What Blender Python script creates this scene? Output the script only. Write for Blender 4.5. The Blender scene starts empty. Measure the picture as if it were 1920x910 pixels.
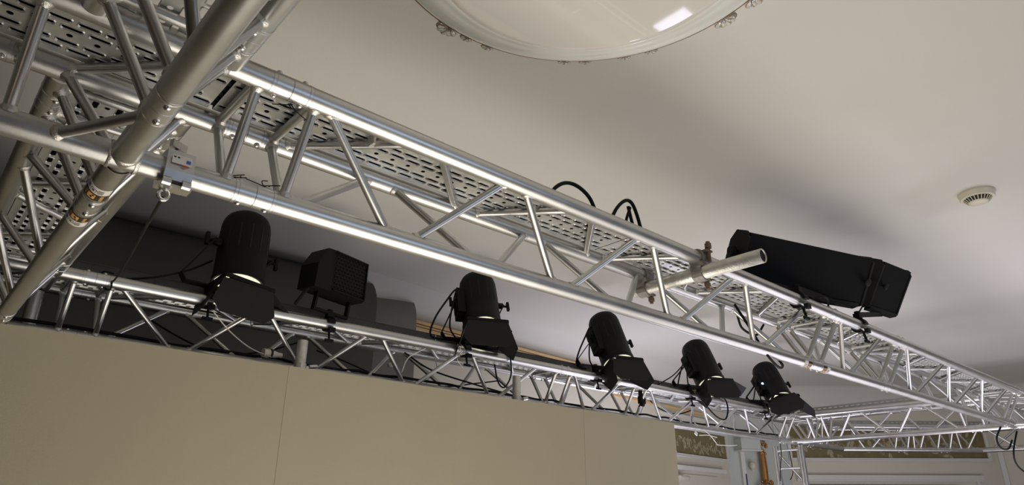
import bpy, math, random
from math import sin, cos, pi, radians
from mathutils import Vector, Matrix
random.seed(7)
V = Vector
SC = bpy.context.scene
COL = SC.collection

# ------------------------------------------------------------------ camera
cam = bpy.data.cameras.new('camera'); camo = bpy.data.objects.new('camera', cam); COL.objects.link(camo)
cam.sensor_width = 36; cam.lens = 1273.51 / 1920 * 36; cam.clip_start = 0.02
R = Matrix(((0.743394, -0.668844, 0.003492), (-0.252599, -0.275913, 0.927397), (0.619321, 0.690304, 0.374062)))
m = Matrix((R[0], R[1], -R[2])).transposed().to_4x4()
camo.matrix_world = m
SC.camera = camo
# ------------------------------------------------------------------ world, exposure
w = bpy.data.worlds.new('world'); SC.world = w; w.use_nodes = True
w.node_tree.nodes['Background'].inputs[0].default_value = (0.62, 0.72, 1.0, 1)
w.node_tree.nodes['Background'].inputs[1].default_value = 0.9
SC.view_settings.view_transform = 'Standard'; SC.view_settings.look = 'None'
SC.view_settings.gamma = 1; SC.view_settings.use_curve_mapping = False
SC.view_settings.exposure = 0.0
# ------------------------------------------------------------------ lights
def area(name, loc, target, size, power, col, sizey=None):
    l = bpy.data.lights.new(name, 'AREA'); l.energy = power; l.color = col; l.size = size
    if sizey: l.shape = 'RECTANGLE'; l.size_y = sizey
    o = bpy.data.objects.new(name, l); COL.objects.link(o); o.location = loc
    d = V(target) - V(loc); o.rotation_euler = d.to_track_quat('-Z', 'Y').to_euler(); return o
area('floor_bounce_fill_near', (1.5, 1.15, -1.1), (1.5, 1.3, 1.5), 2.2, 47, (1.0, 0.94, 0.83))  # added up-fill, stands in for light bounced off the lit floor
area('floor_bounce_fill_middle', (3.2, 0.9, -1.1), (3.2, 1.1, 1.5), 2.0, 10, (1.0, 0.95, 0.86))  # added second fill from below, softens the truss shadows on the ceiling
area('floor_bounce_fill_far', (6.1, 1.0, -1.1), (6.0, 1.7, 1.3), 3.0, 70, (0.95, 0.91, 1.0))  # added cool fill from below, brightens the right part of the ceiling
area('backstage_fill_cool', (4.9, 3.55, -0.5), (4.4, 3.6, 1.5), 0.8, 28, (0.84, 0.83, 1.0))  # cool fill added behind the boards to lighten back wall and cove
area('window_light_front', (3.0, -3.3, -0.2), (2.6, 1.5, 0.4), 2.0, 15, (0.66, 0.82, 1.0), 1.4)
area('window_light_left', (-2.0, -1.2, -0.3), (1.5, 1.5, 0.5), 0.8, 3, (1.0, 0.84, 0.66), 1.0)

# ------------------------------------------------------------------ materials
def mat(name, col, rough=0.5, metal=0.0, noise=0.0, nscale=20, bump=0.0, bscale=200, emit=None, estr=0, spec=None, trans=0, stretch=None, rnoise=0.0, ior=None):
    M = bpy.data.materials.new(name); M.use_nodes = True
    nt = M.node_tree; b = nt.nodes['Principled BSDF']
    b.inputs['Base Color'].default_value = (*col, 1); b.inputs['Roughness'].default_value = rough
    b.inputs['Metallic'].default_value = metal
    if spec is not None: b.inputs['Specular IOR Level'].default_value = spec
    if ior: b.inputs['IOR'].default_value = ior
    if trans: b.inputs['Transmission Weight'].default_value = trans
    if emit: b.inputs['Emission Color'].default_value = (*emit, 1); b.inputs['Emission Strength'].default_value = estr
    tc = nt.nodes.new('ShaderNodeTexCoord')
    src = tc.outputs['Object']
    if stretch:
        mp = nt.nodes.new('ShaderNodeMapping'); mp.inputs['Scale'].default_value = stretch
        nt.links.new(src, mp.inputs[0]); src = mp.outputs[0]
    if noise:
        n = nt.nodes.new('ShaderNodeTexNoise'); n.inputs['Scale'].default_value = nscale; n.inputs['Detail'].default_value = 5
        nt.links.new(src, n.inputs['Vector'])
        mx = nt.nodes.new('ShaderNodeMix'); mx.data_type = 'RGBA'
        mx.inputs[6].default_value = (*[c * (1 - noise) for c in col], 1); mx.inputs[7].default_value = (*[min(1, c * (1 + noise)) for c in col], 1)
        nt.links.new(n.outputs['Fac'], mx.inputs[0]); nt.links.new(mx.outputs[2], b.inputs['Base Color'])
        if rnoise:
            r = nt.nodes.new('ShaderNodeMapRange'); r.inputs['To Min'].default_value = rough - rnoise; r.inputs['To Max'].default_value = rough + rnoise
            nt.links.new(n.outputs['Fac'], r.inputs[0]); nt.links.new(r.outputs[0], b.inputs['Roughness'])
    if bump:
        n2 = nt.nodes.new('ShaderNodeTexNoise'); n2.inputs['Scale'].default_value = bscale; n2.inputs['Detail'].default_value = 3
        nt.links.new(src, n2.inputs['Vector'])
        bp = nt.nodes.new('ShaderNodeBump'); bp.inputs['Strength'].default_value = bump; bp.inputs['Distance'].default_value = 0.002
        nt.links.new(n2.outputs['Fac'], bp.inputs['Height']); nt.links.new(bp.outputs[0], b.inputs['Normal'])
    return M
ALU = mat('aluminium_tube', (0.575, 0.57, 0.555), 0.36, 1.0, noise=0.10, nscale=14, rnoise=0.07, bump=0.06, bscale=160)
ALUD = mat('aluminium_coupler', (0.64, 0.64, 0.64), 0.36, 1.0, noise=0.08, nscale=40)
WELD = mat('weld_bead', (0.62, 0.60, 0.56), 0.42, 1.0, bump=0.5, bscale=400)
STEEL = mat('zinc_bolt', (0.68, 0.66, 0.62), 0.33, 1.0)
GALV = mat('galvanised_tray', (0.66, 0.66, 0.64), 0.42, 0.85, noise=0.15, nscale=60, rnoise=0.06)
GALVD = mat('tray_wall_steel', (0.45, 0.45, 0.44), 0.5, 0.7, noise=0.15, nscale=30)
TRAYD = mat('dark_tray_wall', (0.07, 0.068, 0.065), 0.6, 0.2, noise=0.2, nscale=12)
CAST = mat('cast_scaffold_clamp', (0.30, 0.28, 0.26), 0.5, 0.8, noise=0.35, nscale=60, bump=0.5, bscale=200)
OLDPIPE = mat('weathered_scaffold_tube', (0.62, 0.60, 0.56), 0.42, 0.8, noise=0.35, nscale=35, bump=0.5, bscale=150)
RUST = mat('rusty_bolt', (0.20, 0.145, 0.10), 0.6, 0.6, noise=0.3, nscale=80)
BLACK = mat('black_lamp_paint', (0.005, 0.005, 0.0055), 0.55, 0.0, noise=0.2, nscale=60, spec=0.16)
BLACKM = mat('matte_black_leaf', (0.016, 0.0155, 0.016), 0.65, 0.0, noise=0.1, nscale=30, spec=0.2)
RUBBER = mat('black_cable_rubber', (0.007, 0.007, 0.008), 0.6, 0.0, spec=0.18)
WHITEC = mat('white_wire', (0.62, 0.60, 0.55), 0.5)
CEIL = mat('ceiling_plaster', (0.60, 0.58, 0.53), 0.85, noise=0.05, nscale=1.5, bump=0.25, bscale=120)
WALL = mat('wall_paint', (0.62, 0.59, 0.49), 0.8, noise=0.05, nscale=3, bump=0.2, bscale=90)
WALLSH = mat('shade_darkened_wall', (0.12, 0.115, 0.105), 0.8, noise=0.05, nscale=3)  # wall colour darkened to carry the shade behind the boards at the left
WALLSM = mat('half_shade_darkened_wall', (0.24, 0.23, 0.21), 0.8, noise=0.05, nscale=3)  # weaker darkening, shade painted into the right-hand wall block
WALLB = mat('brown_hall_wall_paint', (0.13, 0.105, 0.08), 0.8, noise=0.05, nscale=3)
PILM = mat('pale_green_pilaster_paint', (0.50, 0.54, 0.49), 0.7, noise=0.04, nscale=4)
TRIMW = mat('white_moulding_paint', (0.66, 0.66, 0.62), 0.5)
WOOD = mat('pale_wood_moulding', (0.62, 0.42, 0.20), 0.5, noise=0.2, nscale=14, stretch=(1, 8, 8))
WOODD = mat('dark_wood_groove', (0.07, 0.04, 0.02), 0.6)
BOARD = mat('beige_partition_board', (0.37, 0.325, 0.225), 0.75, noise=0.06, nscale=2.2, bump=0.35, bscale=260)
FRIEZE = mat('olive_frieze_paint', (0.17, 0.14, 0.06), 0.7, noise=0.35, nscale=12)
ORN = mat('cream_ornament_paint', (0.36, 0.31, 0.20), 0.7, noise=0.2, nscale=30)
GOLD = mat('old_gilding', (0.45, 0.24, 0.09), 0.35, 0.85, noise=0.3, nscale=50)
OPAL = mat('opal_glass', (0.66, 0.63, 0.58), 0.04, 0.0, spec=0.7, ior=1.7)
OPALR = mat('opal_glass_rim', (0.66, 0.66, 0.62), 0.10, 0.0, spec=0.8)
GOLDR = mat('gold_rim_line', (0.60, 0.40, 0.22), 0.3, 0.8)
CRYS = mat('clear_crystal', (0.9, 0.9, 0.88), 0.03, 0.0, trans=0.9)
IVORY = mat('ivory_plastic', (0.62, 0.58, 0.47), 0.4)
SLOTD = mat('dark_slot', (0.02, 0.017, 0.012), 0.8)
STW = mat('white_sticker', (0.72, 0.69, 0.64), 0.5)
STB = mat('black_sticker', (0.025, 0.018, 0.012), 0.35)
STO = mat('orange_sticker_print', (0.80, 0.42, 0.12), 0.45)
STR = mat('red_sticker_print', (0.55, 0.05, 0.05), 0.5)
STBL = mat('blue_sticker_print', (0.08, 0.12, 0.40), 0.5)
LENS = mat('lamp_lens_glow', (0.9, 0.9, 0.7), 0.3, emit=(1.0, 0.98, 0.72), estr=.95)
LED = mat('blue_white_indicator', (0.6, 0.8, 1), 0.3, emit=(0.55, 0.78, 1.0), estr=3.0)
FLOOR = mat('dark_parquet', (0.20, 0.14, 0.09), 0.4, noise=0.25, nscale=6)
GLASS = mat('window_pane_glass', (0.9, 0.95, 1), 0.02, trans=1.0)
BLUE = mat('blue_tape', (0.03, 0.04, 0.14), 0.5)

# ------------------------------------------------------------------ mesh builder
def frame(d):
    d = d.normalized()
    a = V((0, 0, 1)) if abs(d.z) < 0.9 else V((1, 0, 0))
    x = a.cross(d).normalized(); y = d.cross(x).normalized(); return x, y, d
class MB:
    def __init__(s): s.v = []; s.f = []; s.sm = []; s.mi = []; s.mats = []
    def _m(s, m):
        if m is None: return 0
        if m not in s.mats: s.mats.append(m)
        return s.mats.index(m)
    def add(s, vs, fs, smooth=False, m=None):
        o = len(s.v); s.v += [tuple(x) for x in vs]; k = s._m(m)
        for f in fs: s.f.append(tuple(i + o for i in f)); s.sm.append(smooth); s.mi.append(k)
        return s
    def tube(s, p0, p1, r, n=12, r2=None, cap=True, m=None):
        p0 = V(p0); p1 = V(p1); r2 = r if r2 is None else r2
        x, y, d = frame(p1 - p0); vs = []
        for p, rr in ((p0, r), (p1, r2)):
            for i in range(n):
                a = 2 * pi * i / n; vs.append(p + x * (rr * cos(a)) + y * (rr * sin(a)))
        s.add(vs, [(i, (i + 1) % n, n + (i + 1) % n, n + i) for i in range(n)], True, m)
        if cap:
            s.add(vs[:n], [tuple(reversed(range(n)))], False, m); s.add(vs[n:], [tuple(range(n))], False, m)
        return s
    def lathe(s, p0, d, prof, n=20, m=None, smooth=True, cap=True, hard=False):
        if hard:
            for k in range(len(prof) - 1): s.lathe(p0, d, prof[k:k + 2], n, m, smooth, False)
            return s
        p0 = V(p0); x, y, d = frame(V(d)); vs = []
        for t, r in prof:
            for i in range(n):
                a = 2 * pi * i / n; vs.append(p0 + d * t + x * (r * cos(a)) + y * (r * sin(a)))
        fs = []
        for k in range(len(prof) - 1):
            for i in range(n):
                j = (i + 1) % n; fs.append((k * n + i, k * n + j, (k + 1) * n + j, (k + 1) * n + i))
        s.add(vs, fs, smooth, m)
        if cap:
            s.add(vs[:n], [tuple(reversed(range(n)))], False, m); s.add(vs[-n:], [tuple(range(n))], False, m)
        return s
    def sweep(s, pts, r, n=8, m=None):
        pts = [V(p) for p in pts]; vs = []; N = len(pts); px = None
        for k, p in enumerate(pts):
            d = (pts[min(k + 1, N - 1)] - pts[max(k - 1, 0)])
            if d.length < 1e-7: d = V((0, 0, 1))
            d.normalize()
            if px is None: px, _, _ = frame(d)
            px = (px - d * px.dot(d))
            if px.length < 1e-5: px, _, _ = frame(d)
            px.normalize(); y = d.cross(px)
            for i in range(n):
                a = 2 * pi * i / n; vs.append(p + px * (r * cos(a)) + y * (r * sin(a)))
        fs = [(k * n + i, k * n + (i + 1) % n, (k + 1) * n + (i + 1) % n, (k + 1) * n + i) for k in range(N - 1) for i in range(n)]
        s.add(vs, fs, True, m); s.add(vs[:n], [tuple(reversed(range(n)))], False, m); s.add(vs[-n:], [tuple(range(n))], False, m)
        return s
    def box(s, c, size, rot=None, m=None):
        c = V(c); hx, hy, hz = [q / 2 for q in size]
        vs = [V((a * hx, b * hy, e * hz)) for a in (-1, 1) for b in (-1, 1) for e in (-1, 1)]
        if rot is not None: vs = [rot @ q for q in vs]
        vs = [c + q for q in vs]
        s.add(vs, [(0, 1, 3, 2), (4, 6, 7, 5), (0, 4, 5, 1), (2, 3, 7, 6), (0, 2, 6, 4), (1, 5, 7, 3)], False, m); return s
    def prism(s, poly, a, b, fn, m=None, smooth=False):
        # poly: list of 2-D points; fn(u, v, t) -> 3-D point
        n = len(poly); vs = [fn(u, v, a) for u, v in poly] + [fn(u, v, b) for u, v in poly]
        s.add(vs, [(i, (i + 1) % n, n + (i + 1) % n, n + i) for i in range(n)], smooth, m)
        s.add(vs[:n], [tuple(reversed(range(n)))], False, m); s.add(vs[n:], [tuple(range(n))], False, m); return s
    def build(s, name, material, parent=None, origin=None):
        me = bpy.data.meshes.new(name)
        o0 = V(origin) if origin is not None else V((0, 0, 0))
        me.from_pydata([(x[0] - o0.x, x[1] - o0.y, x[2] - o0.z) for x in s.v], [], s.f)
        mats = s.mats if s.mats else [material]
        for q in mats: me.materials.append(q)
        me.polygons.foreach_set('use_smooth', s.sm); me.polygons.foreach_set('material_index', s.mi)
        me.update()
        o = bpy.data.objects.new(name, me); COL.objects.link(o); o.location = o0
        if parent is not None:
            o.parent = parent; o.matrix_parent_inverse = Matrix.Identity(4)
            o.location = parent_world(parent).inverted() @ o0
        return o
def parent_world(p):
    M = Matrix.Translation(p.location)
    q = p.parent
    while q is not None: M = Matrix.Translation(q.location) @ M; q = q.parent
    return M
def thing(name, label, cat, loc, group=None):
    o = bpy.data.objects.new(name, None); COL.objects.link(o); o.location = loc; o.empty_display_size = 0.05
    o['label'] = label; o['category'] = cat
    if group: o['group'] = group
    return o
def tag(o, label, cat, group=None, kind=None):
    o['label'] = label; o['category'] = cat
    if group: o['group'] = group
    if kind: o['kind'] = kind
    return o
def struct(name, b, m):
    o = b.build(name, m); o['kind'] = 'structure'; return o
def bez(pts, n=10):
    # Catmull-Rom through points
    P = [V(p) for p in pts]; P = [P[0] * 2 - P[1]] + P + [P[-1] * 2 - P[-2]]; out = []
    for i in range(1, len(P) - 2):
        for k in range(n):
            t = k / n; a, b, c, d = P[i - 1], P[i], P[i + 1], P[i + 2]
            out.append(0.5 * ((2 * b) + (c - a) * t + (2 * a - 5 * b + 4 * c - d) * t * t + (3 * b - 3 * c + d - a) * t ** 3))
    out.append(P[-2]); return out

# ------------------------------------------------------------------ geometry constants (camera eye is the origin, floor 1.62 below)
YA, ZB, YR, XC, XD = 1.339, 0.6304, 3.019, 0.209, 6.16
A_ = 0.239; H_ = A_ * math.sqrt(3) / 2; ZT = ZB + H_; RC = 0.025; RB_ = 0.0105
J = [0.459, 3.0, 3.775, 5.899]
FZ = -1.62; CZ = 1.50; CORZ = 1.30
def wy(x): return 3.693 + 0.1115 * x       # back wall line

# ================================================================== SETTING
b = MB(); b.box((3.6, 0.6, FZ - 0.05), (15, 9.5, 0.1)); struct('floor', b, FLOOR)
b = MB(); b.box((3.6, 0.6, CZ + 0.06), (15, 9.5, 0.12)); struct('ceiling', b, CEIL)
P1 = (7.51, wy(7.51)); P2 = (8.221, 4.138); P3 = (10.09, 2.459); P4 = (10.45, -3.6); P5 = (-3.0, -3.6); P0 = (-3.0, 4.6); PM = (1.9, wy(1.9))
def wall_seg(name, a, c, m, z0=FZ, z1=CZ + 0.02, th=0.12):
    a = V((*a, 0)); c = V((*c, 0)); d = (c - a).normalized(); n = V((-d.y, d.x, 0))  # outward (left of travel)
    bb = MB(); q = [a, c, c + n * th, a + n * th]
    vs = [p + V((0, 0, z0)) for p in q] + [p + V((0, 0, z1)) for p in q]
    bb.add(vs, [(0, 1, 5, 4), (1, 2, 6, 5), (2, 3, 7, 6), (3, 0, 4, 7), (3, 2, 1, 0), (4, 5, 6, 7)])
    return struct(name, bb, m)
wall_seg('wall_back', PM, P1, WALL)
wall_seg('wall_back_left', P0, PM, WALLSH)
wall_seg('wall_corner', P1, P2, PILM)
wall_seg('wall_end', P2, P3, WALL)
wall_seg('wall_right', P3, P4, WALL)
wall_seg('wall_left', P5, P0, WALLB)
# front wall (behind the camera) with two window openings
b = MB(); y = -3.6
for x0, x1, z0, z1 in ((-3, 1.2, FZ, CZ), (1.2, 4.8, FZ, -0.9), (1.2, 4.8, 0.9, CZ), (2.85, 3.15, -0.9, 0.9), (4.8, 10.5, FZ, CZ)):
    b.box(((x0 + x1) / 2, y - 0.06, (z0 + z1) / 2), (x1 - x0, 0.12, z1 - z0 + 0.001))
struct('wall_front', b, WALLB)
for k, (x0, x1) in enumerate(((1.2, 2.85), (3.15, 4.8))):
    b = MB()
    for q in ((x0 + .03, 0, .06, 1.8), (x1 - .03, 0, .06, 1.8), ((x0 + x1) / 2, 0, .05, 1.8)): b.box((q[0], -3.64, q[1]), (q[2], .06, q[3]))
    for z in (-0.87, 0.0, 0.87): b.box(((x0 + x1) / 2, -3.64, z), (x1 - x0, .06, .05))
    wo = struct('window_%d' % (k + 1), b, TRIMW)
# cove between ceiling and back wall
def cove(name, a, c, z0, z1, r, m):
    a = V((*a, 0)); c = V((*c, 0)); d = (c - a).normalized(); n = V((d.y, -d.x, 0))   # into the room
    poly = [(0, z0)]
    for k in range(9):
        t = k / 8 * pi / 2
        poly.append((r * (1 - cos(t)), z0 + (z1 - z0) * sin(t)))
    poly.append((-0.05, z1)); poly.append((-0.05, z0))
    bb = MB(); L = (c - a).length
    bb.prism(poly, -0.02, L + 0.02, lambda u, v, t: a + d * t + n * u + V((0, 0, v)), smooth=False)
    for i in range(1, 9): bb.sm[i] = True
    return struct(name, bb, m)
cove('trim_1', PM, P1, CORZ, CZ + 0.01, 0.22, CEIL)
cove('trim_2', P2, P3, 1.22, CZ + 0.01, 0.22, CEIL)
cove('trim_3', P3, P4, 1.22, CZ + 0.01, 0.22, CEIL)
# wooden picture moulding on the back wall
def wall_strip(bb, x0, x1, z0, z1, off, m=None):
    p = [V((x0, wy(x0), 0)), V((x1, wy(x1), 0))]; n = V((0.1115, -1, 0)).normalized()
    q = [p[0], p[1], p[1] + n * off, p[0] + n * off]
    vs = [c + V((0, 0, z0)) for c in q] + [c + V((0, 0, z1)) for c in q]
    bb.add(vs, [(0, 1, 5, 4), (1, 2, 6, 5), (2, 3, 7, 6), (3, 0, 4, 7), (3, 2, 1, 0), (4, 5, 6, 7)], False, m)
b = MB()
wall_strip(b, 2.3, 6.2, 1.278, 1.300, .030, WOOD); wall_strip(b, 2.3, 6.2, 1.270, 1.278, .012, WOODD)
wall_strip(b, 2.3, 6.2, 1.260, 1.270, .028, WOOD); wall_strip(b, 2.3, 6.2, 1.254, 1.260, .010, WOODD); wall_strip(b, 2.3, 6.2, 1.238, 1.254, .022, WOOD)
struct('trim_4', b, WOOD)
b = MB(); wall_strip(b, 5.1, 6.95, 1.075, 1.10, .03, WOOD); struct('trim_5', b, WOOD)
b = MB(); wall_strip(b, 6.0, 7.50, 1.005, 1.035, .03, TRIMW); struct('trim_6', b, TRIMW)
# rounded wall blocks at the left, shade put into their colour (they close the wooden moulding)
def block(name, x0, x1, yf, m, r=0.14):
    poly = [(4.2, FZ), (yf, FZ)]
    for k in range(9):
        t = k / 8 * pi / 2
        poly.append((yf + r * (1 - cos(t)), CZ + 0.01 - 0.24 + 0.24 * sin(t)))
    poly.append((4.2, CZ + 0.01)); bb = MB()
    bb.prism(poly, x0, x1, lambda u, v, t: V((t, u, v)))
    for i in range(2, 9): bb.sm[i] = True
    return struct(name, bb, m)
block('wall_niche_right', 1.6, 2.60, 3.90, WALLSM, .22)
block('wall_niche_left', -3.0, 2.21, 3.79, WALLSH, .22)

# painted friezes with white frames
def lerp(a, c, t): return a + (c - a) * t
def leaf(bb, fn, u, v, L, W, ang, m):
    pts = [(-L / 2, 0), (-L / 4, W * .38), (0, W / 2), (L / 4, W * .38), (L / 2, 0), (L / 4, -W * .38), (0, -W / 2), (-L / 4, -W * .38)]
    q = [(u + cos(ang) * a - sin(ang) * c, v + sin(ang) * a + cos(ang) * c) for a, c in pts]
    bb.prism(q, 0.0, 0.0015, fn, m)
def frieze(name, label, a, c, z0, z1, frame_w=0.035, k_=1.15):
    a = V((*a, 0)); c = V((*c, 0)); d = (c - a).normalized(); n = V((d.y, -d.x, 0)); L = (c - a).length
    t = thing(name, label, 'painting', a + V((0, 0, z0)))
    fn = lambda u, v, k: a + d * u + n * (0.012 + k) + V((0, 0, v))
    bb = MB(); bb.prism([(0, z0), (L, z0), (L, z1), (0, z1)], -0.012, 0.0, fn); bb.build('painted_panel', FRIEZE, t)
    for (u0, u1, v0, v1) in ((-frame_w, L + frame_w, z1, z1 + frame_w), (-frame_w, L + frame_w, z0 - frame_w, z0), (-frame_w, 0, z0, z1), (L, L + frame_w, z0, z1)):
        bb = MB(); bb.prism([(u0, v0), (u1, v0), (u1, v1), (u0, v1)], -0.012, 0.018, fn)
        bb.prism([(u0 + .004, v0 + .004), (u1 - .004, v0 + .004), (u1 - .004, v0 + .014), (u0 + .004, v0 + .014)], .018, .026, fn)
        bb.build('frame_moulding', TRIMW, t)
    bb = MB(); h = z1 - z0; rnd = random.Random(len(label)); k = 0; u = .06
    while u < L - .1:
        zc = z0 + h * (.42 + .12 * sin(u * 9))
        for q in range(4):
            leaf(bb, fn, u + rnd.uniform(-.05, .05), zc + rnd.uniform(-.3, .3) * h, rnd.uniform(.05, .085) * k_, rnd.uniform(.022, .034) * k_, rnd.uniform(0, pi), ORN)
        # scroll ribbon
        c0 = (u + .05, zc); pts = []
        for s in range(14):
            th = s / 13 * 3.6 + rnd.uniform(0, .1); rr = (.012 + .028 * s / 13) * k_
            pts.append(fn(c0[0] + rr * cos(th), c0[1] + rr * sin(th) * 1.2, 0.001))
        bb.sweep(pts, .0030 * k_, 5, ORN)
        if k % 3 == 1:
            pts = [fn(u + .01 + .016 * s, z0 + h * .3 + .014 * sin(s * 1.1), 0.001) for s in range(14)]
            bb.sweep(bez(pts, 3), .0038 * k_, 5, ORN)
        u += .13; k += 1
    o = bb.build('painted_ornament', ORN, t); o['kind'] = 'stuff'
    return t
frieze('painted_frieze', 'short olive painted frieze with cream leaves, in a white frame beside the board', (6.23, wy(6.23) ), (7.44, wy(7.44)), 0.625, 0.885)
dW = (V((*P3, 0)) - V((*P2, 0))).normalized()
def endp(s): q = V((*P2, 0)) + dW * s; return (q.x, q.y)
LE = (V((*P3, 0)) - V((*P2, 0))).length
frieze('painted_frieze', 'long olive painted frieze with cream scrolls behind the far right truss', endp(0.03), endp(LE - 0.12), 0.665, 1.05, k_=1.5)
# end wall lower mouldings: lintel, recess frame
def end_box(bb, s0, s1, z0, z1, o0, o1, m=None):
    n = V((dW.y, -dW.x, 0)); a = V((*P2, 0))
    bb.prism([(s0, z0), (s1, z0), (s1, z1), (s0, z1)], o0, o1, lambda u, v, k: a + dW * u + n * k + V((0, 0, v)), m)
b = MB(); end_box(b, .05, LE - .25, .42, .47, 0, .05); end_box(b, .05, LE - .25, .40, .42, 0, .03); struct('trim_7', b, TRIMW)
b = MB(); end_box(b, LE - .34, LE - .30, FZ, .42, 0, .04); struct('trim_8', b, TRIMW)
b = MB(); end_box(b, .1, LE - .55, FZ, .36, 0, .02); struct('door_1', b, SLOTD)
b = MB()
nR = (V((*P4, 0)) - V((*P3, 0))).normalized()
b.prism([(0.02, FZ), (0.07, FZ), (0.07, 1.2), (0.02, 1.2)], 0, .03, lambda u, v, k: V((*P3, 0)) + nR * u + V((nR.y, -nR.x, 0)) * k + V((0, 0, v)))
struct('trim_9', b, TRIMW)
# back wall, below the short frieze: shelf-like lintel and a recessed white door panel
b = MB(); wall_strip(b, 6.15, 7.3, .455, .50, .06, TRIMW); struct('trim_10', b, TRIMW)
b = MB(); wall_strip(b, 6.0, 7.15, FZ, .42, .012, WALL); struct('door_2', b, WALL)

# ================================================================== TRUSSES
class Ax:
    """local frame of a horizontal truss: t along, s across, z up; origin at the bottom chord"""
    def __init__(s, o, d): s.o = V(o); s.d = V(d).normalized(); s.n = V((-s.d.y, s.d.x, 0))
    def p(s, t, chord, dt=0.0):
        c = {'B': (0, 0), 'L': (A_ / 2, H_), 'R': (-A_ / 2, H_)}[chord]     # L = left of travel, R = right of travel
        return s.o + s.d * (t + dt) + s.n * c[0] + V((0, 0, c[1]))
def chord_tube(root, ax, t0, t1, ch, name='chord'):
    bb = MB(); bb.tube(ax.p(t0, ch), ax.p(t1, ch), RC, 24); return bb.build(name, ALU, root, ax.p(t0, ch))
def coupler(root, ax, t, ch, side, out):
    """half coupler sleeve at a truss end; side = +1 if the truss continues at larger t"""
    bb = MB(); p = ax.p(t, ch); d = ax.d * side
    bb.lathe(p, d, [(0.0002, .0236), (0.0009, .0254), (.0355, .0254), (.0362, .0247), (.0372, .0247), (.0380, .0257), (.0430, .0257), (.0436, .0248), (.0446, .0248), (.0452, .0252)], 28, cap=False, hard=True)
    o = bb.build('coupler', ALUD, root, p)
    for sg in (1, -1):
        q = p + d * .029 + out * .0245 * sg; bb = MB()
        bb.lathe(q, out * sg, [(0, .0066), (.002, .0066), (.0045, .0052), (.006, .0024)], 10)
        bb.build('bolt', STEEL, o, q)
def brace(root, a, c, r=RB_, trim=0.021, weld=True):
    a = V(a); c = V(c); d = (c - a).normalized(); a2 = a + d * trim; c2 = c - d * trim
    bb = MB(); bb.tube(a2, c2, r, 12, cap=False)
    if weld:
        for p, dd in ((a2, d), (c2, -d)): bb.lathe(p - dd * .001, dd, [(0, r + .006), (.004, r + .0055), (.009, r + .001), (.012, r)], 10, m=WELD, cap=False)
        bb.mats = [ALU, WELD] if bb.mats and bb.mats[0] is WELD else bb.mats
        k = len(bb.f); nb = 12
        bb.mi = [0] * nb + [1] * (k - nb)
    return bb.build('brace', ALU, root, a2)
OUT = {'B': V((0, 0, -1)), 'L': V((0, 0, 1)), 'R': V((0, 0, 1))}
def perp(root, ax, t):
    for a, c in (('B', 'L'), ('B', 'R'), ('L', 'R')): brace(root, ax.p(t, a), ax.p(t, c))
def zig(root, ax, t0, t1, n, g=0.028):
    P = (t1 - t0) / n
    # faces B-R and B-L and the top plane L-R
    for first, second, s0 in (('R', 'B', 0), ('B', 'L', 0), ('L', 'R', 0)):
        for k in range(n):
            a = t0 + k * P; m_ = a + P / 2; e = a + P
            brace(root, ax.p(a + (g if k else .0), first), ax.p(m_ - g, second))
            brace(root, ax.p(m_ + g, second), ax.p(e - g, first))
def section(name, label, o, d, t0, t1, n, group=None, off=(.085, .19), ends=(1, 1)):
    ax = Ax(o, d); root = thing(name, label, 'truss', ax.p((t0 + t1) / 2, 'B') - V((0, 0, RC)), group)
    for ch in 'BLR':
        chord_tube(root, ax, t0 + (.0015 if ends[0] else 0), t1 - (.0015 if ends[1] else 0), ch)
        out = OUT[ch] if ch == 'B' else (OUT[ch] + ax.n * (.35 if ch == 'L' else -.35)).normalized()
        if ends[0]: coupler(root, ax, t0, ch, 1, out)
        if ends[1]: coupler(root, ax, t1, ch, -1, out)
    if ends[0]: perp(root, ax, t0 + .063)
    if ends[1]: perp(root, ax, t1 - .063)
    zig(root, ax, t0 + off[0], t1 - off[1], n)
    return root, ax
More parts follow.
